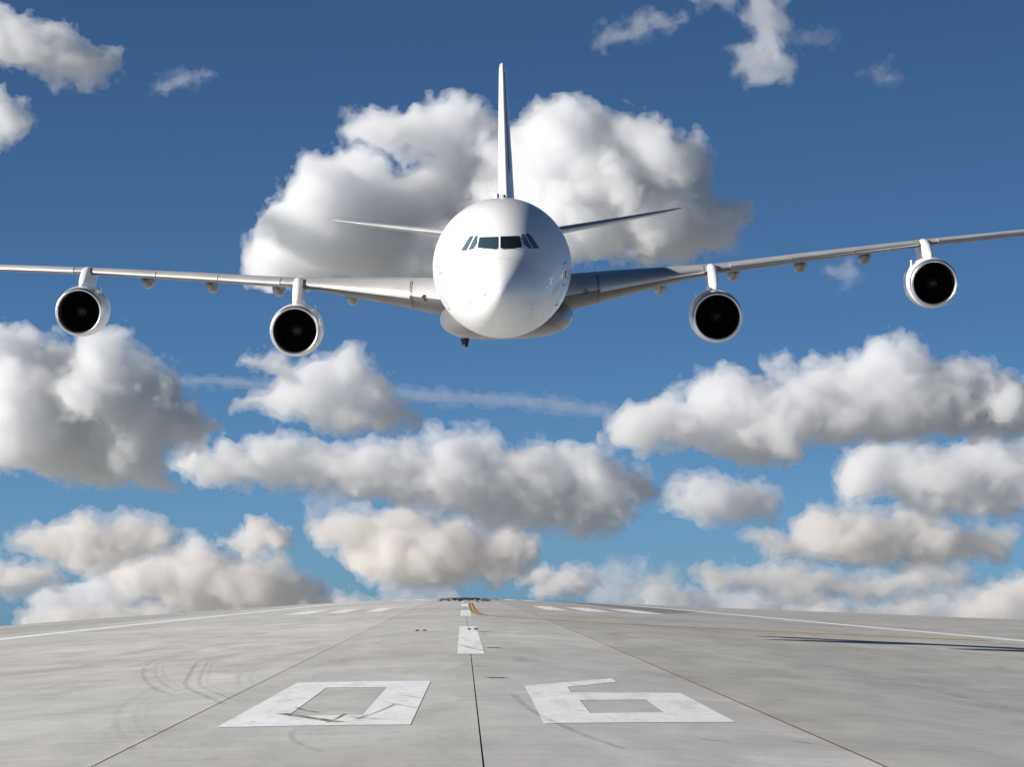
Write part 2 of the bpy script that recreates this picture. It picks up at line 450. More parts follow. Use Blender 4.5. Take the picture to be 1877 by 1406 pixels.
# fuselage: station, top, bottom, half width
PROF = [(0.0, -0.80, -0.86, 0.03), (0.05, -0.60, -1.06, 0.23), (0.18, -0.42, -1.27, 0.43), (0.45, -0.17, -1.55, 0.72), (0.85, 0.10, -1.82, 1.02), (1.35, 0.37, -2.05, 1.30),
        (1.85, 0.62, -2.21, 1.52), (2.3, 0.92, -2.33, 1.69), (2.75, 1.28, -2.42, 1.84), (3.2, 1.60, -2.50, 1.98), (3.8, 1.92, -2.58, 2.14), (4.6, 2.22, -2.67, 2.33), (5.6, 2.48, -2.74, 2.51),
        (6.8, 2.67, -2.79, 2.66), (8.2, 2.78, -2.82, 2.77), (10, 2.82, -2.82, 2.82), (14, 2.82, -2.82, 2.82), (40, 2.82, -2.82, 2.82), (44, 2.82, -2.70, 2.80), (48, 2.82, -2.25, 2.66), (52, 2.80, -1.55, 2.36), (56, 2.66, -0.62, 1.86), (60, 2.35, 0.42, 1.12), (62.4, 2.05, 1.10, 0.55), (63.4, 1.80, 1.42, 0.22)]
def prof_at(s):
    xs = [p[0] for p in PROF]
    i = max(0, min(len(xs) - 2, int(np.searchsorted(xs, s)) - 1))
    def h(k):
        # monotone cubic (Catmull-Rom tangents limited)
        p = PROF
        def sl(a, b): return (p[b][k] - p[a][k]) / (p[b][0] - p[a][0])
        def tan(j):
            if j == 0: return sl(0, 1)
            if j == len(p) - 1: return sl(j - 1, j)
            a, b = sl(j - 1, j), sl(j, j + 1)
            return 0 if a * b <= 0 else 2 * a * b / (a + b)
        x0, x1 = p[i][0], p[i + 1][0]; d = x1 - x0; t = (s - x0) / d
        return ((1 + 2 * t) * (1 - t) ** 2 * p[i][k] + t * (1 - t) ** 2 * d * tan(i) + t * t * (3 - 2 * t) * p[i + 1][k] + t * t * (t - 1) * d * tan(i + 1))
    return h(1), h(2), h(3)
stations = [0, .02, .05, .1, .18, .3, .45, .65, .85, 1.1] + [1.35 + .2 * i for i in range(20)] + [5.6, 6.2, 6.8, 7.5, 8.2, 9, 10, 11, 12, 14, 18, 24, 30, 36, 40, 42, 44, 46, 48, 50, 52, 54, 56, 58, 60, 61.3, 62.4, 63.4]
NSEG = 72
rings = []
for s in stations:
    zt, zb, w = prof_at(s)
    zc, hh = (zt + zb) / 2, (zt - zb) / 2
    rings.append([(w * math.sin(2 * math.pi * i / NSEG), s, zc + hh * math.cos(2 * math.pi * i / NSEG)) for i in range(NSEG)])
fv, ff = loft(rings)
me = mesh_of('fuselage', fv, ff); fix_normals(me)
fuselage = link('fuselage', me, plane, M_fus, True)
BVH = BVHTree.FromPolygons([Vector(v.co) for v in me.vertices], [tuple(p.vertices) for p in me.polygons])
def on_nose(x, z, lift):
    hit, nrm, _, _ = BVH.ray_cast(Vector((x, -6, z)), Vector((0, 1, 0)))
    if hit is None: return None
    if nrm.y > 0: nrm = -nrm
    return hit + nrm * lift
def nose_xz(px, py, s=2.6):
    """bearing of a detail on the nose to the aeroplane's own x, z"""
    dx, up = (px - 918.0) / 47.7, (494.7 - py) / 47.7
    return dx + 0.033 * up, up - 0.033 * dx
def nose_patch(name, poly, lift, mat, parent, n_=7, rim=0.0):
    P = [Vector(p) for p in poly]
    c = sum(P, Vector((0, 0))) / len(P)
    if rim:
        Q = []
        for i, p in enumerate(P):
            a = (P[i] - P[i - 1]).normalized(); b = (P[(i + 1) % len(P)] - p).normalized()
            na = Vector((a.y, -a.x)); nb = Vector((b.y, -b.x))
            if na.dot(p - c) < 0: na = -na
            if nb.dot(p - c) < 0: nb = -nb
            mdir = (na + nb); mdir = mdir / max(0.35, mdir.length_squared / 2)
            Q.append(p + mdir * rim)
        P = Q
    bm = bmesh.new()
    vs_ = [bm.verts.new((p.x, 0, p.y)) for p in P]
    bm.faces.new(vs_)
    bmesh.ops.triangulate(bm, faces=bm.faces[:])
    for k in range(3): bmesh.ops.subdivide_edges(bm, edges=bm.edges[:], cuts=1, use_grid_fill=True)
    for v in bm.verts:
        h = on_nose(v.co.x, v.co.z, lift)
        v.co = h
    bmesh.ops.recalc_face_normals(bm, faces=bm.faces)
    for f_ in bm.faces:
        if f_.normal.y > 0: f_.normal_flip()
    me = bpy.data.meshes.new(name); bm.to_mesh(me); bm.free()
    return link(name, me, parent, mat, True)
PANES = [[(879, 435.3), (912.8, 434.4), (912.8, 454.9), (875.8, 454.0)],
         [(917.6, 433.7), (951.8, 432.8), (956.3, 451), (953.5, 453.2), (917.6, 454.6)],
         [(871.0, 433.2), (874.9, 433), (873.6, 446), (868, 455.2), (858.6, 458.6)],
         [(861.5, 433.4), (867.2, 433), (854.6, 459), (845.0, 459.2)],
         [(955.8, 430.2), (959.8, 429.2), (974.8, 455), (969.5, 455.2), (959.4, 446.2)],
         [(963.3, 429.2), (969.2, 429.2), (975.2, 434.8), (987.8, 454.9), (977.6, 455.2)]]
for k, pn in enumerate(PANES):
    poly = [nose_xz(*q) for q in pn]
    w = nose_patch('cockpit_window', poly, 0.016, M_glass_teal if k == 0 else M_glass if k == 1 else M_side_glass, fuselage)
    g = nose_patch('gasket', poly, 0.008, M_gasket, fuselage, rim=0.007)
    g.parent = fuselage; g.name = 'window_gasket'
def surface_line(name, pts, width, mat, parent, lift=0.006):
    """thin strip on the fuselage: pts are (angle, station) pairs, angle from the top, clockwise"""
    V, Fc = [], []
    P = []
    for a, s in pts:
        zt, zb, w = prof_at(s)
        P.append(Vector((w * math.sin(a), s, (zt + zb) / 2 + (zt - zb) / 2 * math.cos(a))))
    for i, p in enumerate(P):
        t = (P[min(i + 1, len(P) - 1)] - P[max(i - 1, 0)]).normalized()
        zt, zb, w = prof_at(pts[i][1])
        nrm = Vector((p.x / max(w, .01), -0.25 if pts[i][1] < 6 else 0, (p.z - (zt + zb) / 2) / max(w, .01))).normalized()
        sd = t.cross(nrm).normalized()
        V += [p + nrm * lift - sd * width / 2, p + nrm * lift + sd * width / 2]
    for i in range(len(P) - 1): Fc.append((2 * i, 2 * i + 1, 2 * i + 3, 2 * i + 2))
    return link(name, mesh_of(name, V, Fc), parent, mat)
# wipers, probes, aerials, doors
def rod(name, a, b, r, mat, parent, seg=8):
    a, b = Vector(a), Vector(b); d = (b - a); q = d.to_track_quat('Z', 'Y').to_matrix()
    V = []
    for k, p in enumerate((a, b)):
        for i in range(seg):
            V.append(p + q @ Vector((r * math.cos(2 * math.pi * i / seg), r * math.sin(2 * math.pi * i / seg), 0)))
    Fc = [(i, (i + 1) % seg, seg + (i + 1) % seg, seg + i) for i in range(seg)] + [tuple(range(seg))[::-1], tuple(range(seg, 2 * seg))]
    return link(name, mesh_of(name, V, Fc), parent, mat, True)
def nose_pt(px, py, lift):
    return on_nose(*nose_xz(px, py), lift)
rod('wiper', nose_pt(911, 457, .03), nose_pt(884, 455.2, .03), .014, M_dark, fuselage)
rod('wiper', nose_pt(920, 456.8, .03), nose_pt(946, 455.3, .03), .014, M_dark, fuselage)
rod('probe', nose_pt(890.5, 537.5, 0.0), nose_pt(890.5, 537.5, 0.05), .02, M_seam, fuselage)
rod('probe', nose_pt(892, 534, 0.012), nose_pt(900, 525, 0.012), .006, M_seam, fuselage)
rod('probe', nose_pt(858, 548, 0.015), nose_pt(866, 555, 0.015), .012, M_seam, fuselage)
rod('probe', nose_pt(802, 503.5, 0.02), nose_pt(810, 502.5, 0.02), .018, M_seam, fuselage)
def door_outline(side, s0, s1, a0, a1):
    K = 9; ring = []
    for (sa, aa), (sb, ab) in (((s0, a0), (s1, a0)), ((s1, a0), (s1, a1)), ((s1, a1), (s0, a1)), ((s0, a1), (s0, a0))):
        for k in range(K): ring.append((side * (aa + (ab - aa) * k / K), sa + (sb - sa) * k / K))
    ring.append(ring[0])
    return surface_line('door_seam', ring, 0.035, M_seam, fuselage)
for sd in (1, -1):
    door_outline(sd, 5.1, 6.2, math.radians(84), math.radians(122))
    if sd < 0: continue
    surface_line('door_window', [(sd * math.radians(94), 5.5), (sd * math.radians(94), 5.8)], .3, M_glass, fuselage, .01)
    surface_line('door_handle', [(sd * math.radians(103), 5.5), (sd * math.radians(103), 5.8)], .07, M_seam, fuselage, .012)
ringp = [(2 * math.pi * k / 48, 1.55) for k in range(49)]
surface_line('radome_seam', ringp, 0.010, plain_mat('faint_seam', (.62, .62, .62), .5), fuselage, 0.004)
def blade(name, base, h, c, t, lean, mat, parent):
    V = []
    for z, k in ((-.05, 1.0), (h, .6)):
        for a, b in ((0, 0), (.3, .5), (.7, .5), (1, 0), (.7, -.5), (.3, -.5)):
            V.append((base[0] + b * t * k, base[1] + (a * c * k) + lean * max(z, 0), base[2] + z))
    Fc = [(i, (i + 1) % 6, 6 + (i + 1) % 6, 6 + i) for i in range(6)] + [(5, 4, 3, 2, 1, 0), (6, 7, 8, 9, 10, 11)]
    return link(name, mesh_of(name, V, Fc), parent, mat)
blade('aerial', (0.0, 11, 2.82), .26, .5, .06, .6, M_fus, fuselage)
blade('aerial', (-0.16, 13.5, 2.80), .22, .9, .30, .5, M_fus, fuselage)
blade('beacon', (0.12, 16, 2.82), .16, .3, .22, .2, M_seam, fuselage)

# belly fairing
rings = []
FAIR = [(17.0, .55, -2.45, -2.85, 1.2), (17.8, 1.5, -2.0, -3.02, 1.6), (18.8, 2.25, -1.6, -3.18, 2.3), (20, 2.75, -1.3, -3.32, 2.6), (22, 2.98, -1.1, -3.44, 2.8), (25, 3.05, -1.0, -3.50, 3.0), (31, 3.02, -1.0, -3.48, 3), (35, 2.85, -1.1, -3.40, 2.8), (38, 2.4, -1.4, -3.2, 2.4), (40.5, 1.6, -1.9, -3.0, 2), (42, .6, -2.4, -2.75, 2)]
for s, w, zt, zb, e in FAIR:
    zc, hh = (zt + zb) / 2, (zt - zb) / 2; r = []
    for i in range(48):
        a = 2 * math.pi * i / 48; ca, sa = math.cos(a), math.sin(a)
        r.append((w * math.copysign(abs(sa) ** (2 / e), sa), s, zc + hh * math.copysign(abs(ca) ** (2 / e), ca)))
    rings.append(r)
me = mesh_of('belly_fairing', *loft(rings)); fix_normals(me)
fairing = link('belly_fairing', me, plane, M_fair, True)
md = fairing.modifiers.new('subsurf', 'SUBSURF'); md.levels = 1; md.render_levels = 1
blade('drain_mast', (-1.9, 24.0, -3.36), -.42, .7, .40, 0, M_dark, fairing)

# wings -------------------------------------------------------------
def airfoil(n_=26):
    """unit section (t = 1 thick): chord fraction, height; starts and ends at the trailing edge"""
    out = []
    for i in range(n_ + 1):
        b = math.pi * i / n_; x = (1 + math.cos(b)) / 2
        y = 5 * (0.2969 * math.sqrt(x) - 0.1260 * x - 0.3516 * x * x + 0.2843 * x ** 3 - 0.1036 * x ** 4)
        out.append((x, y))
    lo = [(x, -y) for x, y in reversed(out[1:-1])]
    return out + lo
AF = airfoil()
#      x,   LE,   chord, ztop,  zbot
WST = [(1.6, 19.2, 11.8, -0.72, -2.50), (2.7, 20.0, 11.2, -0.68, -2.36), (3.5, 20.6, 10.7, -0.64, -2.18), (5.0, 21.6, 9.9, -0.58, -1.83), (6.75, 22.7, 9.0, -0.53, -1.47), (8.2, 23.6, 8.3, -0.49, -1.15), (9.57, 24.4, 7.7, -0.45, -0.93),
       (11.8, 25.8, 7.1, -0.29, -0.74), (14.2, 27.3, 6.5, -0.10, -0.53), (17.0, 29.0, 5.8, 0.09, -0.30), (19.9, 30.8, 5.1, 0.28, -0.07), (22.4, 32.4, 4.4, 0.42, 0.08), (24.8, 33.9, 3.8, 0.55, 0.21), (27.4, 35.5, 3.1, 0.72, 0.42), (29.4, 36.8, 2.5, 0.88, 0.64)]
def wing_at(x):
    for i in range(len(WST) - 1):
        a, b = WST[i], WST[i + 1]
        if x <= b[0] or i == len(WST) - 2:
            t = (x - a[0]) / (b[0] - a[0]); return [a[k] + (b[k] - a[k]) * t for k in range(5)]
def wing_ring(x, side, grow=0.0):
    _, le, c, zt, zb = wing_at(x)
    T = zt - zb; zc = (zt + zb) / 2
    return [(side * x, le + u * c, zc + (v * T) * (1.0) + (0.10 * T * (1 - u) * u * 2 - 0.03 * c * u * u * 0.6)) for u, v in AF]
def slat_seg(x0, x1, side, parent, frac=0.13, lift=0.012):
    """nose skin of the wing between two stations, slightly proud"""
    idx = [i for i, (u, v) in enumerate(AF) if (u < frac + 0.02 and v >= 0) or u < 0.004]
    V = []; n_ = len(idx); k = max(2, int((x1 - x0) / 0.6))
    for j in range(k + 1):
        x = x0 + (x1 - x0) * j / k
        r = wing_ring(x, side); _, le, c, zt, zb = wing_at(x)
        zc = (zt + zb) / 2
        for i in idx:
            p = Vector(r[i]); d = Vector((0, p.y - (le + 0.2 * c), p.z - zc)); d.y *= 0.3
            d.normalize(); V.append(p + d * lift)
    Fc = [(j * n_ + i, j * n_ + i + 1, (j + 1) * n_ + i + 1, (j + 1) * n_ + i) for j in range(k) for i in range(n_ - 1)]
    me = mesh_of('slat', V, Fc); fix_normals(me)
    o = link('slat', me, parent, M_slat, True)
    so = o.modifiers.new('solid', 'SOLIDIFY'); so.thickness = 0.02; so.offset = -1
    es = o.modifiers.new('split', 'EDGE_SPLIT'); es.split_angle = math.radians(40)
    return o
def fairing_pod(x, side, parent):
    """canoe-shaped flap track fairing hanging under the wing"""
    _, le, c, zt, zb = wing_at(x)
    L = 0.62 * c; s0 = le + 0.48 * c; r = 0.30
    rings = []
    for k in range(13):
        t = k / 12; f_ = max(0.02, (math.sin(math.pi * min(t * 1.6, 0.5) if t < .3125 else math.pi / 2) if t < .3125 else (1 - ((t - .3125) / .6875) ** 2)))
        zz = zb - 0.10 - 0.03 * c * t + (0.10 if x < 9 else 0.04 if x < 12 else 0.0)
        rings.append([(side * x + r * f_ * math.sin(a), s0 + t * L, zz + 1.35 * r * f_ * math.cos(a)) for a in [2 * math.pi * i / 20 for i in range(20)]])
    me = mesh_of('flap_fairing', *loft(rings)); fix_normals(me)
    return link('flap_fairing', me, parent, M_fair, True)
def lamp(x, side, z, parent):
    _, le, c, zt, zb = wing_at(x)
    V = []; s = le - 0.05
    for k, (r, dy) in enumerate(((.13, .2), (.13, 0), (.10, -.02), (.09, .03), (.0, .01))):
        for i in range(16): V.append((side * x + r * math.cos(i * math.pi / 8), s + dy, z + r * math.sin(i * math.pi / 8)))
    Fc = [(k * 16 + i, k * 16 + (i + 1) % 16, (k + 1) * 16 + (i + 1) % 16, (k + 1) * 16 + i) for k in range(4) for i in range(16)]
    return link('landing_light', mesh_of('landing_light', V, Fc), parent, M_lamp, True)

def lathe(profile, c, seg=64):
    V = [(c[0] + r * math.sin(2 * math.pi * i / seg), c[1] + s, c[2] + r * math.cos(2 * math.pi * i / seg)) for s, r in profile for i in range(seg)]
    Fc = [(k * seg + i, k * seg + (i + 1) % seg, (k + 1) * seg + (i + 1) % seg, (k + 1) * seg + i) for k in range(len(profile) - 1) for i in range(seg)]
    return V, Fc
def engine(cx, cs, cz, side, first=[None]):
    c = (cx, cs, cz)
    cowl = [(0.30, 1.115), (0.6, 1.15), (1.1, 1.175), (1.8, 1.18), (2.6, 1.15), (3.4, 1.06), (4.2, 0.93), (4.9, 0.82), (4.9, 0.76), (3.5, 0.7)]
    me = mesh_of('engine', *lathe(cowl, c)); fix_normals(me)
    e = link('engine', me, plane, M_fus, True)
    lip = [(0.42, 0.965), (0.20, 0.945), (0.08, 0.955), (0.02, 0.985), (0.0, 1.02), (0.02, 1.055), (0.08, 1.085), (0.18, 1.105), (0.302, 1.117)]
    me = mesh_of('inlet_lip', *lathe(lip, c)); link('inlet_lip', me, e, M_metal, True)
    duct = [(0.42, 0.966), (0.7, 0.955), (1.2, 0.95), (1.6, 0.95), (1.62, 0.2)]
    link('inlet_duct', mesh_of('inlet_duct', *lathe(duct, c)), e, M_duct, True)
    spin = [(0.72, 0.0), (0.735, 0.05), (0.80, 0.12), (0.95, 0.21), (1.10, 0.27), (1.3, 0.30)]
    sp = link('spinner', mesh_of('spinner', *lathe(spin, c, 32)), e, M_spin, True)
    sw = []
    V, Fc = [], []
    for i in range(30):   # painted swirl on the spinner
        a = i / 29 * 2.6; s = 0.80 + i / 29 * 0.22; r = np.interp(s, [p[0] for p in spin], [p[1] for p in spin]) + 0.004
        for da in (0, .35): V.append((c[0] + r * math.sin(a + da), c[1] + s - 0.006, c[2] + r * math.cos(a + da)))
    for i in range(29): Fc.append((2 * i, 2 * i + 1, 2 * i + 3, 2 * i + 2))
    link('spinner_mark', mesh_of('spinner_mark', V, Fc), e, plain_mat('swirl_paint', (.10, .10, .10), .5))
    V, Fc = [], []
    for b in range(36):
        a0 = 2 * math.pi * b / 36; bs = len(V)
        for j in range(5):
            r = 0.27 + (0.945 - 0.27) * j / 4; tw = math.radians(35 + 28 * j / 4); w = 0.085 + 0.06 * j / 4
            for sg in (-1, 1):
                da = sg * w * math.sin(tw) / r * 0.55; ds = sg * w * math.cos(tw)
                V.append((c[0] + r * math.sin(a0 + da), c[1] + 1.25 + ds, c[2] + r * math.cos(a0 + da)))
        for j in range(4): Fc.append((bs + 2 * j, bs + 2 * j + 1, bs + 2 * j + 3, bs + 2 * j + 2))
    link('fan', mesh_of('fan', V, Fc), e, M_blade)
    core = [(3.6, 0.62), (4.9, 0.60), (5.8, 0.42), (5.8, 0.30), (6.6, 0.03)]
    link('exhaust_cone', mesh_of('exhaust_cone', *lathe(core, c, 32)), e, M_steel, True)
    # pylon
    x = abs(cx); _, le, ch, zt, zb = wing_at(x)
    top = cz + 1.12
    zw = (zt + zb) / 2
    P = []  # outline rings along s: (s, bottom z, top z, half width)
    secs = [(cs + 1.15, top - .02, top + .06, .05), (cs + 1.7, top - .04, top + (zw - top) * .45, .17), (cs + 2.4, top - .06, top + (zw - top) * .85 + .05, .21), (le - 0.06, top - .1, zt + .00, .23), (le + 0.5, top - .15, zt + 0.06, .24), (le + 1.6, top - .3, zw + .12, .22), (le + 3.4, zb - .10, zw, .12)]
    rings = []
    for s, z0, z1, w in secs:
        r = []
        for i in range(20):
            a = 2 * math.pi * i / 20; sa, ca = math.sin(a), math.cos(a)
            r.append((cx + w * math.copysign(abs(sa) ** .6, sa), s, (z0 + z1) / 2 + (z1 - z0) / 2 * math.copysign(abs(ca) ** .5, ca)))
        rings.append(r)
    me = mesh_of('pylon', *loft(rings)); fix_normals(me)
    link('pylon', me, e, M_fus if True else M_fair, True)
    blade('strake', (cx - side * 0.86, cs + 1.2, cz + 0.80), .28, 1.0, .03, .5, M_fus, e)
    return e

for side in (-1, 1):
    nm = 'wing'
    xs_ = [w[0] for w in WST]
    rings = [wing_ring(x, side) for x in xs_]
    me = mesh_of(nm, *loft(rings)); fix_normals(me)
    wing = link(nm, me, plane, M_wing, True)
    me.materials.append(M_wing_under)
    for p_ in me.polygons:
        if p_.normal.z < -0.1: p_.material_index = 1  # downward faces take the grey with shade painted in
    for a, b in ((4.2, 8.95), (10.2, 13.15), (13.19, 16.2), (16.24, 19.4), (20.4, 24.9), (24.94, 29.3)):
        slat_seg(a, b, side, wing)
    for x in (7.15, 10.65, 13.9, 17.1):
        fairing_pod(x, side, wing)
    lamp(3.55, side, -1.40, wing)
    # dark seam at the inboard end of the first slat
    r = wing_ring(4.1, side)
    V, Fc = [], []
    idx = [i for i, (u, v) in enumerate(AF) if u < 0.15]
    for i in idx:
        p = Vector(r[i]); _, le, c, zt, zb = wing_at(4.1)
        d = Vector((0, p.y - (le + .2 * c), p.z - (zt + zb) / 2)).normalized()
        V += [p + d * .006 + Vector((-.022, 0, 0)), p + d * .006 + Vector((.022, 0, 0))]
    for i in range(len(idx) - 1): Fc.append((2 * i, 2 * i + 1, 2 * i + 3, 2 * i + 2))
    link('slat_seam', mesh_of('slat_seam', V, Fc), wing, M_dark)
    # winglet
    V = []
    for z, x, le, c in ((.78, 29.3, 36.9, 2.3), (1.2, 29.65, 37.7, 1.8), (2.3, 30.2, 38.9, .8)):
        for u, v in AF: V.append((side * (x + v * .05), le + u * c, z))
    n_ = len(AF)
    Fc = [(j * n_ + i, j * n_ + (i + 1) % n_, (j + 1) * n_ + (i + 1) % n_, (j + 1) * n_ + i) for j in range(2) for i in range(n_)] + [tuple(range(2 * n_, 3 * n_))]
    me = mesh_of('winglet', V, Fc); fix_normals(me); link('winglet', me, wing, M_fus, True)
    engine(side * 9.33, 21.0, -2.70, side)
    engine(side * 19.72, 27.5, -1.70, side)

# fin and tailplanes -------------------------------------------------
rings = []
FST = [(2.4, 49.6, 10.6, .92), (3.0, 50.6, 9.6, .88), (5.5, 53.6, 7.6, .74), (8.0, 56.4, 5.7, .56), (9.6, 58.2, 4.5, .44), (10.25, 58.95, 3.9, .38), (10.5, 59.4, 3.3, .28), (10.6, 60.2, 2.2, .12)]
for z, le, c, T in FST:
    rings.append([(v * T * 1.0, le + u * c, z) for u, v in AF])
me = mesh_of('fin', *loft(rings)); fix_normals(me)
fin = link('fin', me, plane, M_fus, True)
def edge_strip(name, z0, z1, u0, u1, off, mat, both, parent, sidesel=None):
    V, Fc = [], []
    zs_ = [z0 + (z1 - z0) * k / 14 for k in range(15)]
    zz = [f_[0] for f_ in FST]
    us = [u0 + (u1 - u0) * k / 4 for k in range(5)]
    path = [(u, sg) for u, sg in ([(u, -1) for u in reversed(us)] + [(u, 1) for u in us[1 if u0 == 0 else 0:]])] if both else [(u, sidesel) for u in us]
    for z in zs_:
        le = np.interp(z, zz, [f_[1] for f_ in FST]); c = np.interp(z, zz, [f_[2] for f_ in FST]); T = np.interp(z, zz, [f_[3] for f_ in FST])
        for u, sg in path:
            y = 5 * (0.2969 * math.sqrt(u) - 0.1260 * u - 0.3516 * u * u + 0.2843 * u ** 3 - 0.1036 * u ** 4)
            V.append((sg * (y * T + off), le + u * c - (off if u < .02 else 0), z))
    n_ = len(path)
    Fc = [(j * n_ + i, j * n_ + i + 1, (j + 1) * n_ + i + 1, (j + 1) * n_ + i) for j in range(14) for i in range(n_ - 1)]
    return link(name, mesh_of(name, V, Fc), parent, mat, True)
edge_strip('leading_edge_cap', 4.6, 10.2, 0.0, 0.035, .006, M_fus, True, fin)
edge_strip('fin_reflection_line', 4.5, 10.0, 0.028, 0.052, .010, M_dark, False, fin, 1)  # dark reflection beside the leading edge, painted on as a strip
for side in (-1, 1):
    rings = []
    for x, le, c, z, T in ((0.9, 52.6, 6.4, .90, .52), (2.0, 53.6, 5.7, 1.05, .46), (5.0, 55.7, 4.2, 1.45, .34), (8.0, 57.8, 2.9, 1.88, .22), (9.2, 58.7, 2.2, 2.06, .15), (9.72, 59.4, 1.3, 2.15, .06)):
        rings.append([(side * x, le + u * c, z + v * T) for u, v in AF])
    me = mesh_of('tailplane', *loft(rings)); fix_normals(me)
    link('tailplane', me, plane, M_wing, True)
# ---------------------------------------------------------------- clouds
def bspline_matrix(n, step, offset):
    """rows: n sample points, columns: lattice values; uniform cubic B-spline weights"""
    p = np.arange(n) / step + offset
    i = np.floor(p).astype(int)
    t = p - i
    m = int(i.max()) + 4
    B = np.zeros((n, m), np.float32)
    r = np.arange(n)
    w = ((1 - t) ** 3 / 6, (3 * t ** 3 - 6 * t ** 2 + 4) / 6, (-3 * t ** 3 + 3 * t ** 2 + 3 * t + 1) / 6, t ** 3 / 6)
    for k in range(4):
        B[r, i + k] += w[k]
    return B

def lattice_noise(shape, step, rng, stretch=(1, 1, 1)):
    Bs = [bspline_matrix(n, max(step * s, 1.01), rng.random()) for n, s in zip(shape, stretch)]
    L = rng.standard_normal([B.shape[1] for B in Bs]).astype(np.float32)
    a = np.tensordot(Bs[0], L, (1, 0))
    a = np.moveaxis(np.tensordot(Bs[1], a, (1, 1)), 0, 1)
    a = np.moveaxis(np.tensordot(Bs[2], a, (1, 2)), 0, 2)
    return a * 2.6

def polygon_distance(px, pz, poly):
    """signed distance (positive inside) to a closed polygon"""
    d2 = np.full(px.shape, 1e12)
    inside = np.zeros(px.shape, bool)
    n = len(poly)
    for i in range(n):
        (ax, ay), (bx, by) = poly[i], poly[(i + 1) % n]
        ex, ey = bx - ax, by - ay
        t = np.clip(((px - ax) * ex + (pz - ay) * ey) / (ex * ex + ey * ey + 1e-9), 0, 1)
        d2 = np.minimum(d2, (px - ax - t * ex) ** 2 + (pz - ay - t * ey) ** 2)
        c = (ay > pz) != (by > pz)
        inside ^= c & (px < (bx - ax) * (pz - ay) / (by - ay + 1e-12) + ax)
    d = np.sqrt(d2)
    return np.where(inside, d, -d)

def surface_nets(f):
    """naive surface nets of a 3-D field, inside where f > 0; returns vertices in cell units and quads"""
    s = f > 0
    nx, ny, nz = f.shape
    cnt = np.zeros((nx - 1, ny - 1, nz - 1), np.int8)
    for dx in (0, 1):
        for dy in (0, 1):
            for dz in (0, 1):
                cnt += s[dx:nx - 1 + dx, dy:ny - 1 + dy, dz:nz - 1 + dz]
    ci = np.argwhere((cnt > 0) & (cnt < 8))
    idx = np.full(cnt.shape, -1, np.int32)
    idx[tuple(ci.T)] = np.arange(len(ci))
    acc = np.zeros((len(ci), 3)); num = np.zeros(len(ci))
    corners = [(a, b, c) for a in (0, 1) for b in (0, 1) for c in (0, 1)]
    val = {k: f[ci[:, 0] + k[0], ci[:, 1] + k[1], ci[:, 2] + k[2]] for k in corners}
    for k in corners:
        for ax in range(3):
            if k[ax] == 0:
                k2 = list(k); k2[ax] = 1; k2 = tuple(k2)
                a, b = val[k], val[k2]
                m = (a > 0) != (b > 0)
                t = np.where(m, a / np.where(m, a - b, 1), 0)
                p = np.array(k, float)[None].repeat(len(ci), 0)
                p[:, ax] = t
                acc[m] += p[m]; num[m] += 1
    verts = ci + acc / np.maximum(num, 1)[:, None]
    quads = []
    for ax in range(3):
        sl0 = [slice(1, -1)] * 3; sl1 = [slice(1, -1)] * 3
        sl0[ax] = slice(0, -1); sl1[ax] = slice(1, None)
        a, b = s[tuple(sl0)], s[tuple(sl1)]
        e = np.argwhere(a != b)
        flip = a[tuple(e.T)]
        o = np.ones(3, int); o[ax] = 0
        e = e + o
        u, v = [(1, 2), (2, 0), (0, 1)][ax]
        def at(du, dv):
            q = e.copy(); q[:, u] -= du; q[:, v] -= dv
            return idx[tuple(q.T)]
        q = np.stack([at(1, 1), at(0, 1), at(0, 0), at(1, 0)], 1)
        q[~flip] = q[~flip][:, ::-1]
        quads.append(q)
    return verts, np.concatenate(quads)

CAM_R = cam_ob.rotation_euler.to_matrix()
def cloud_material(name, mfp, color=(1, 1, 1), g=0.35):
    m = bpy.data.materials.new(name)
    m.use_nodes = True
    n = m.node_tree.nodes
    for x in list(n): n.remove(x)
    out = n.new('ShaderNodeOutputMaterial')
    v = n.new('ShaderNodeVolumeScatter')
    v.inputs['Color'].default_value = (*color, 1)
    v.inputs['Density'].default_value = 1.0 / mfp
    v.inputs['Anisotropy'].default_value = g
    ab = n.new('ShaderNodeVolumeAbsorption')
    ab.inputs['Color'].default_value = (*color, 1)
    ab.inputs['Density'].default_value = 1.0 / mfp
    ad = n.new('ShaderNodeAddShader')
    m.node_tree.links.new(v.outputs[0], ad.inputs[0])
    m.node_tree.links.new(ab.outputs[0], ad.inputs[1])
    m.node_tree.links.new(ad.outputs[0], out.inputs['Volume'])
    return m

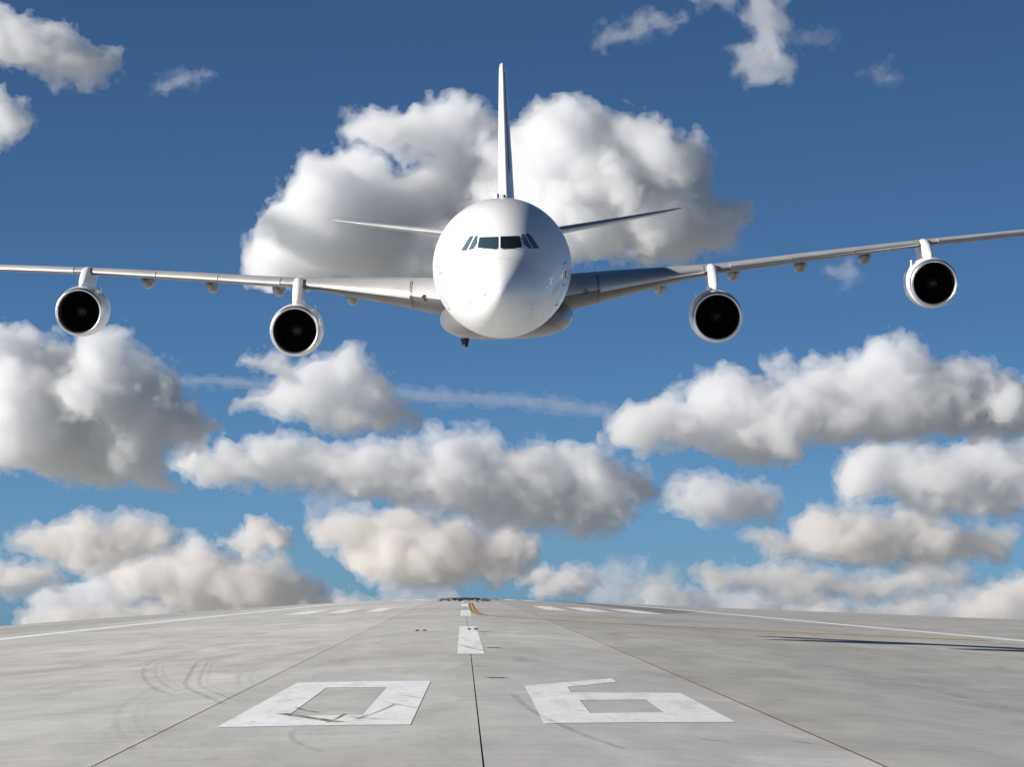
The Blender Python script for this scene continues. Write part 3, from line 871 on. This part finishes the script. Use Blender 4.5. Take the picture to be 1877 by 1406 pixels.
def make_cloud(outline, dist, thick, label, seed, amp=1.0, cell=3.0, mfp=39.0, depth_stretch=1.3, color=(0.96, 0.966, 0.976), fine=1.12, name='cloud', lump=None, fringe=9.0, fringe_mfp=80.0, erode=7.0):
    """outline: the cloud's elevation as bearings (photo pixel units); dist: metres away; thick: half depth"""
    rng = np.random.default_rng(seed)
    P = np.array(outline, float)
    pad = 26
    x0, x1 = P[:, 0].min() - pad, P[:, 0].max() + pad
    y0, y1 = P[:, 1].min() - pad, P[:, 1].max() + pad
    D = thick * depth_stretch * 1.55 + pad + 20
    xs = np.arange(x0, x1, cell); zs = np.arange(y0, y1, cell)
    c2 = cell * 1.25
    ys = np.arange(-D, D, c2)
    X, Z = np.meshgrid(xs, zs, indexing='ij')
    shape = (len(xs), len(ys), len(zs))
    lump = lump or max(24.0, thick * 0.75)
    # wavy outline
    wx = lattice_noise((len(xs), 1, len(zs)), 20 / cell, rng)[:, 0] * 6 * amp
    wz = lattice_noise((len(xs), 1, len(zs)), 20 / cell, rng)[:, 0] * 6 * amp
    d = polygon_distance(X + wx, Z + wz, outline)
    bend = lattice_noise((len(xs), 1, len(zs)), lump / cell, rng)[:, 0] * thick * 0.30
    yy = (ys[None, :, None] - bend[:, None, :]) / depth_stretch
    dd = np.minimum(d, thick)[:, None, :]
    F = (thick - np.sqrt((thick - dd) ** 2 + yy ** 2)).astype(np.float32)
    st = (1, cell / c2, 1)
    edge = np.clip(d / 30 + 0.35, 0.25, 1)[:, None, :].astype(np.float32)
    A = lump * 0.46 * amp
    step = lump
    for o in range(6):
        if step < cell * 1.3: break
        n = lattice_noise(shape, step / cell, rng, st)
        F += A * (np.abs(n) - 0.52) * (edge if o < 2 else 1)
        A *= 0.56 * (fine if o > 1 else 1); step *= 0.5
    close_border(F)
    core = cloud_mesh(F - erode, name, x0, y0, D, cell, c2, dist, None)
    o = bpy.data.objects.new(name, core[0])
    o.location = core[1]
    core[0].materials.append(cloud_material(name + '_vapour', mfp * dist / FPX, color))
    COL.objects.link(o)
    o['label'] = label; o['category'] = name
    if name == 'cloud': o['group'] = 'clouds in the sky'
    if fringe:
        F += fringe + fringe * 0.6 * lattice_noise(shape, 9 / cell, rng, st)
        F[np.abs(F) < 1e-5] = 1e-5
        close_border(F)
        fr = cloud_mesh(F, 'fringe', x0, y0, D, cell, c2, dist, core[1])
        f = bpy.data.objects.new('fringe', fr[0])
        fr[0].materials.append(cloud_material('fringe_vapour', fringe_mfp * dist / FPX, color))
        COL.objects.link(f)
        f.parent = o
    return o

def close_border(F):
    for ax in range(3):
        sl = [slice(None)] * 3
        for k in (0, 1, -1, -2):
            sl[ax] = k; F[tuple(sl)] = -1

def cloud_mesh(F, name, x0, y0, D, cell, c2, dist, ctr):
    v, q = surface_nets(F)
    q = q[:, ::-1]
    # to the world: a frontal slab of the sky at the given distance
    u = x0 + v[:, 0] * cell - 938.5
    w = 703.0 - (y0 + v[:, 2] * cell)
    yv = -D + v[:, 1] * c2
    k = dist / FPX
    L = np.stack([u * k, w * k, -(dist + yv * k)], 1)
    R = np.array(CAM_R)
    W = L @ R.T + np.array(cam_ob.location)
    if ctr is None: ctr = W.mean(0)
    W -= ctr
    me = bpy.data.meshes.new(name)
    me.vertices.add(len(W)); me.vertices.foreach_set('co', W.astype(np.float32).ravel())
    me.loops.add(len(q) * 4); me.loops.foreach_set('vertex_index', np.ascontiguousarray(q, np.int32).ravel())
    me.polygons.add(len(q)); me.polygons.foreach_set('loop_start', np.arange(0, len(q) * 4, 4, dtype=np.int32))
    me.update(calc_edges=True)
    CLOUD_QUADS.append(len(q))
    return me, ctr
CLOUD_QUADS = []
BIG_A = [(470, 500), (464, 440), (482, 405), (525, 378), (545, 330), (580, 305), (640, 292), (680, 300), (715, 325), (740, 332), (775, 306), (812, 292), (790, 272), (745, 268), (710, 278), (690, 268), (648, 245), (690, 218), (740, 215), (770, 200), (820, 187), (870, 205), (915, 228), (960, 240), (1010, 260), (1040, 330), (1050, 420), (1030, 490), (960, 505), (820, 520), (700, 512), (560, 505)]
BIG_B = [(930, 262), (960, 238), (1000, 210), (1060, 195), (1120, 210), (1180, 225), (1230, 250), (1280, 270), (1285, 310), (1300, 350), (1330, 375), (1362, 380), (1365, 410), (1345, 445), (1280, 458), (1180, 460), (1080, 470), (990, 480), (940, 420), (925, 330)]
AIR_WARMED = (0.972, 0.958, 0.945)  # reddening by far air, put into the low clouds' vapour colour
make_cloud(BIG_A, 4000, 105, 'broad grey-white cumulus behind the fin and the left tailplane', 1, cell=3.6)
make_cloud(BIG_B, 3650, 85, 'rounded bright cumulus behind the right tailplane, right of the fin', 21, cell=3.5)
make_cloud([(-60, 595), (0, 605), (40, 625), (70, 645), (95, 632), (130, 645), (165, 618), (205, 618), (235, 660), (275, 672), (310, 705), (335, 735), (392, 785), (370, 803), (300, 812), (290, 850), (300, 880), (230, 885), (160, 872), (80, 862), (-60, 845)], 5000, 95, 'big cumulus with dark flat base cut by the left picture edge below the outermost engine', 2, cell=3.4)
make_cloud([(435, 742), (460, 730), (505, 718), (530, 682), (575, 662), (620, 645), (662, 648), (688, 680), (710, 710), (735, 742), (765, 770), (700, 780), (650, 795), (600, 787), (560, 765), (500, 755)], 5200, 42, 'lone small cumulus under the inner engine nearest the contrail', 3, cell=2.8)
make_cloud([(325, 850), (350, 815), (420, 812), (520, 808), (580, 820), (650, 815), (720, 818), (785, 828), (790, 790), (850, 787), (900, 795), (915, 828), (960, 820), (1040, 822), (1090, 820), (1130, 850), (1170, 878), (1205, 905), (1160, 930), (1155, 965), (1090, 977), (1000, 967), (880, 950), (760, 930), (680, 905), (560, 895), (440, 885), (370, 885)], 6500, 52, 'long flat cumulus bank with a square turret in the middle of the sky', 4, cell=3.0)
make_cloud([(1115, 805), (1150, 752), (1200, 732), (1250, 737), (1290, 690), (1330, 685), (1400, 702), (1440, 690), (1500, 670), (1560, 665), (1592, 640), (1650, 618), (1690, 640), (1705, 668), (1760, 662), (1820, 680), (1940, 705), (1940, 800), (1800, 790), (1700, 795), (1560, 800), (1460, 812), (1450, 842), (1370, 845), (1310, 825), (1220, 808), (1180, 825)], 5600, 70, 'longest white cumulus with bright turrets under the outer engine over the right half', 5, cell=3.3)
make_cloud([(1545, 880), (1560, 838), (1600, 828), (1660, 820), (1740, 815), (1800, 800), (1850, 812), (1940, 818), (1940, 928), (1850, 935), (1780, 945), (1700, 930), (1620, 908), (1560, 908)], 6200, 52, 'dark-bellied cumulus at the right picture edge below the longest cloud', 6, cell=3.0)
make_cloud([(1218, 932), (1235, 897), (1270, 870), (1310, 868), (1340, 880), (1385, 885), (1428, 915), (1410, 945), (1340, 952), (1260, 946)], 7000, 34, 'small grey cumulus just right of the long turreted bank', 7, cell=2.6)
make_cloud([(1360, 985), (1440, 985), (1480, 940), (1540, 928), (1580, 940), (1640, 935), (1700, 940), (1740, 965), (1800, 970), (1868, 985), (1850, 1015), (1780, 1030), (1680, 1028), (1560, 1033), (1480, 1025), (1430, 1012)], 8000, 40, 'ragged cumulus row beneath the dark-bellied cloud on the right', 8, cell=2.6, color=AIR_WARMED, mfp=42, fringe_mfp=85)
make_cloud([(1275, 1055), (1330, 1045), (1400, 1050), (1430, 1032), (1480, 1045), (1540, 1055), (1620, 1048), (1700, 1035), (1770, 1040), (1785, 1065), (1740, 1085), (1640, 1093), (1500, 1096), (1380, 1083), (1300, 1078)], 9500, 28, 'low flat cloud streak above the right edge line of the runway', 9, cell=2.5, color=AIR_WARMED, mfp=42, fringe_mfp=85)
make_cloud([(1165, 1080), (1220, 1062), (1275, 1078), (1300, 1095), (1330, 1125), (1170, 1125)], 11000, 20, 'pale low cloud touching the runway crest right of its centre', 10, cell=2.5, color=AIR_WARMED, mfp=42, fringe_mfp=85)
make_cloud([(1440, 1125), (1500, 1103), (1560, 1113), (1640, 1108), (1690, 1108), (1720, 1135), (1700, 1160), (1430, 1160)], 11500, 20, 'lowest pale cloud sitting on the runway horizon at the right', 11, cell=2.5, color=AIR_WARMED, mfp=42, fringe_mfp=85)
make_cloud([(1760, 1120), (1800, 1085), (1850, 1060), (1930, 1035), (1930, 1165), (1760, 1160)], 11000, 32, 'hazy cloud in the corner where the runway meets the right picture edge', 12, cell=2.6, color=AIR_WARMED, mfp=42, fringe_mfp=85)
make_cloud([(578, 965), (620, 945), (680, 938), (740, 940), (800, 955), (850, 960), (900, 975), (950, 963), (985, 985), (985, 1020), (960, 1045), (900, 1065), (800, 1070), (700, 1065), (640, 1045), (628, 1005), (590, 985)], 8000, 50, 'cream cumulus with dark blue base right above the far end of the runway', 13, cell=2.7, color=AIR_WARMED, mfp=42, fringe_mfp=85)
make_cloud([(20, 990), (70, 967), (130, 957), (165, 945), (200, 960), (240, 940), (270, 960), (325, 972), (320, 1000), (260, 1020), (200, 1040), (120, 1045), (70, 1020)], 8500, 36, 'two-humped grey cumulus low on the left above the cream bank', 14, cell=2.6, color=AIR_WARMED, mfp=42, fringe_mfp=85)
make_cloud([(180, 1055), (230, 1022), (290, 1015), (360, 990), (400, 1010), (470, 1020), (525, 1035), (560, 1052), (595, 1088), (610, 1125), (450, 1130), (330, 1112), (240, 1088)], 9500, 42, 'cream cumulus bank rising behind the left edge line of the runway', 15, cell=2.6, color=AIR_WARMED, mfp=42, fringe_mfp=85)
make_cloud([(-60, 1035), (20, 1030), (90, 1040), (115, 1062), (60, 1085), (-60, 1092)], 9800, 28, 'small cream cloud low at the left picture edge', 16, cell=2.6, color=AIR_WARMED, mfp=42, fringe_mfp=85)
make_cloud([(40, 1140), (100, 1108), (180, 1108), (260, 1112), (315, 1108), (330, 1160), (40, 1180)], 11500, 24, 'pinkish cloud sitting on the runway horizon at the far left', 17, cell=2.6, color=AIR_WARMED, mfp=42, fringe_mfp=85)
make_cloud([(602, 1105), (620, 1083), (650, 1080), (678, 1095), (690, 1130), (600, 1130)], 10500, 16, 'tiny round cloud on the crest left of the runway end', 18, cell=2.4, color=AIR_WARMED, mfp=42, fringe_mfp=85)
make_cloud([(-60, 20), (10, 20), (50, 30), (100, 45), (140, 75), (168, 98), (212, 102), (215, 125), (180, 145), (140, 150), (90, 130), (40, 118), (-60, 105)], 3600, 48, 'ragged white cloud in the top left corner of the sky', 19, cell=2.8, mfp=40)
make_cloud([(-60, 150), (10, 160), (35, 190), (48, 222), (30, 255), (-60, 270)], 3800, 40, 'rounded cloud edge at the left picture border below the corner cloud', 20, cell=2.8, mfp=40)
def wisp(outline, dist, thick, label, seed, mfp=80, amp=1.3, color=(0.96, 0.966, 0.976), name='cloud'):
    return make_cloud(outline, dist, thick, label, seed, amp=amp, cell=2.5, mfp=mfp, fringe=8, fringe_mfp=mfp * 1.6, erode=0, lump=26, fine=1.35, color=color, name=name)
wisp([(1360, -40), (1425, -40), (1430, 30), (1447, 70), (1448, 120), (1425, 158), (1390, 152), (1348, 118), (1343, 95), (1395, 75), (1380, 40)], 3400, 26, 'thin upright wisp hanging from the top picture edge at the right', 31, 120)
wisp([(1095, 72), (1150, 42), (1200, 28), (1255, 28), (1235, 50), (1170, 66), (1120, 80)], 3400, 13, 'faint slanting wisp between the fin and the upright wisp', 32, 170)
wisp([(1450, 78), (1490, 55), (1535, 48), (1528, 70), (1480, 80)], 3400, 10, 'little wisp just right of the upright wisp', 33, 190)
wisp([(1580, 132), (1610, 118), (1645, 135), (1610, 144)], 3400, 10, 'tiny lone wisp in the upper right blue sky', 34, 190)
wisp([(280, 152), (330, 146), (380, 136), (362, 156), (320, 168)], 3400, 11, 'faint wisp right of the ragged corner cloud', 35, 210)
wisp([(1250, -30), (1350, -30), (1332, 12), (1280, 4)], 3400, 12, 'wisp cut by the top picture edge left of the upright wisp', 36, 150)
wisp([(1515, 492), (1560, 478), (1575, 520), (1540, 528)], 4500, 12, 'faint puff under the wing between the two engines at the right', 37, 220)
wisp([(445, 662), (490, 646), (525, 660), (540, 700), (490, 688)], 5100, 16, 'torn grey scrap beside the lone small cumulus', 38, 60)
wisp([(410, 990), (460, 968), (512, 963), (540, 990), (520, 1010), (450, 1012)], 8800, 18, 'soft grey patch left of the cream cumulus over the runway end', 39, 40, color=AIR_WARMED)
wisp([(965, 1050), (1010, 1038), (1060, 1043), (1090, 1062), (1055, 1085), (980, 1078)], 9500, 18, 'faint grey puff just right of the cream cumulus over the runway end', 40, 45, color=AIR_WARMED)
wisp([(1400, 665), (1435, 655), (1460, 672), (1440, 690), (1405, 688)], 5500, 12, 'grey scrap floating above the longest white cumulus', 41, 60)
HAZY = (0.95, 0.955, 0.965)
wisp([(60, 1090), (110, 1062), (190, 1055), (260, 1085), (340, 1110), (420, 1140), (60, 1160)], 13000, 26, 'blue-grey cloud layer between the cream bank and the far left horizon cloud', 42, 55, color=HAZY)
wisp([(1290, 1110), (1340, 1085), (1420, 1090), (1500, 1098), (1560, 1130), (1300, 1140)], 13000, 22, 'blue-grey cloud layer under the low flat streak at the right', 43, 60, color=HAZY)
wisp([(1640, 1115), (1700, 1085), (1770, 1080), (1830, 1100), (1840, 1150), (1650, 1150)], 13500, 22, 'faint grey cloud layer near the right end of the runway horizon', 44, 60, color=HAZY)
wisp([(1080, 1070), (1120, 1040), (1180, 1035), (1230, 1050), (1240, 1085), (1150, 1110), (1080, 1105)], 13500, 20, 'very faint grey veil above the crest right of the runway end', 45, 110, color=HAZY)
wisp([(690, 1095), (740, 1085), (800, 1088), (850, 1100), (840, 1125), (690, 1125)], 13500, 12, 'thin pale strip of cloud resting on the crest at the runway end', 46, 90, color=HAZY)
wisp([(560, 920), (610, 905), (660, 915), (640, 940), (570, 945)], 8200, 14, 'thin veil between the long turreted bank and the cream cumulus', 47, 170)
# contrail: a thin band of vapour
wisp([(322, 690), (420, 694), (520, 704), (640, 712), (760, 716), (900, 724), (1000, 730), (1080, 742), (1140, 756), (1138, 763), (1060, 758), (980, 748), (860, 738), (720, 730), (560, 716), (420, 704), (322, 700)], 14000, 9, 'thin straight contrail crossing the blue sky below the aeroplane', 50, 130, amp=0.2, name='contrail')
bpy.context.view_layer.objects.active = None
print('CLOUD QUADS', sum(CLOUD_QUADS), time.time())
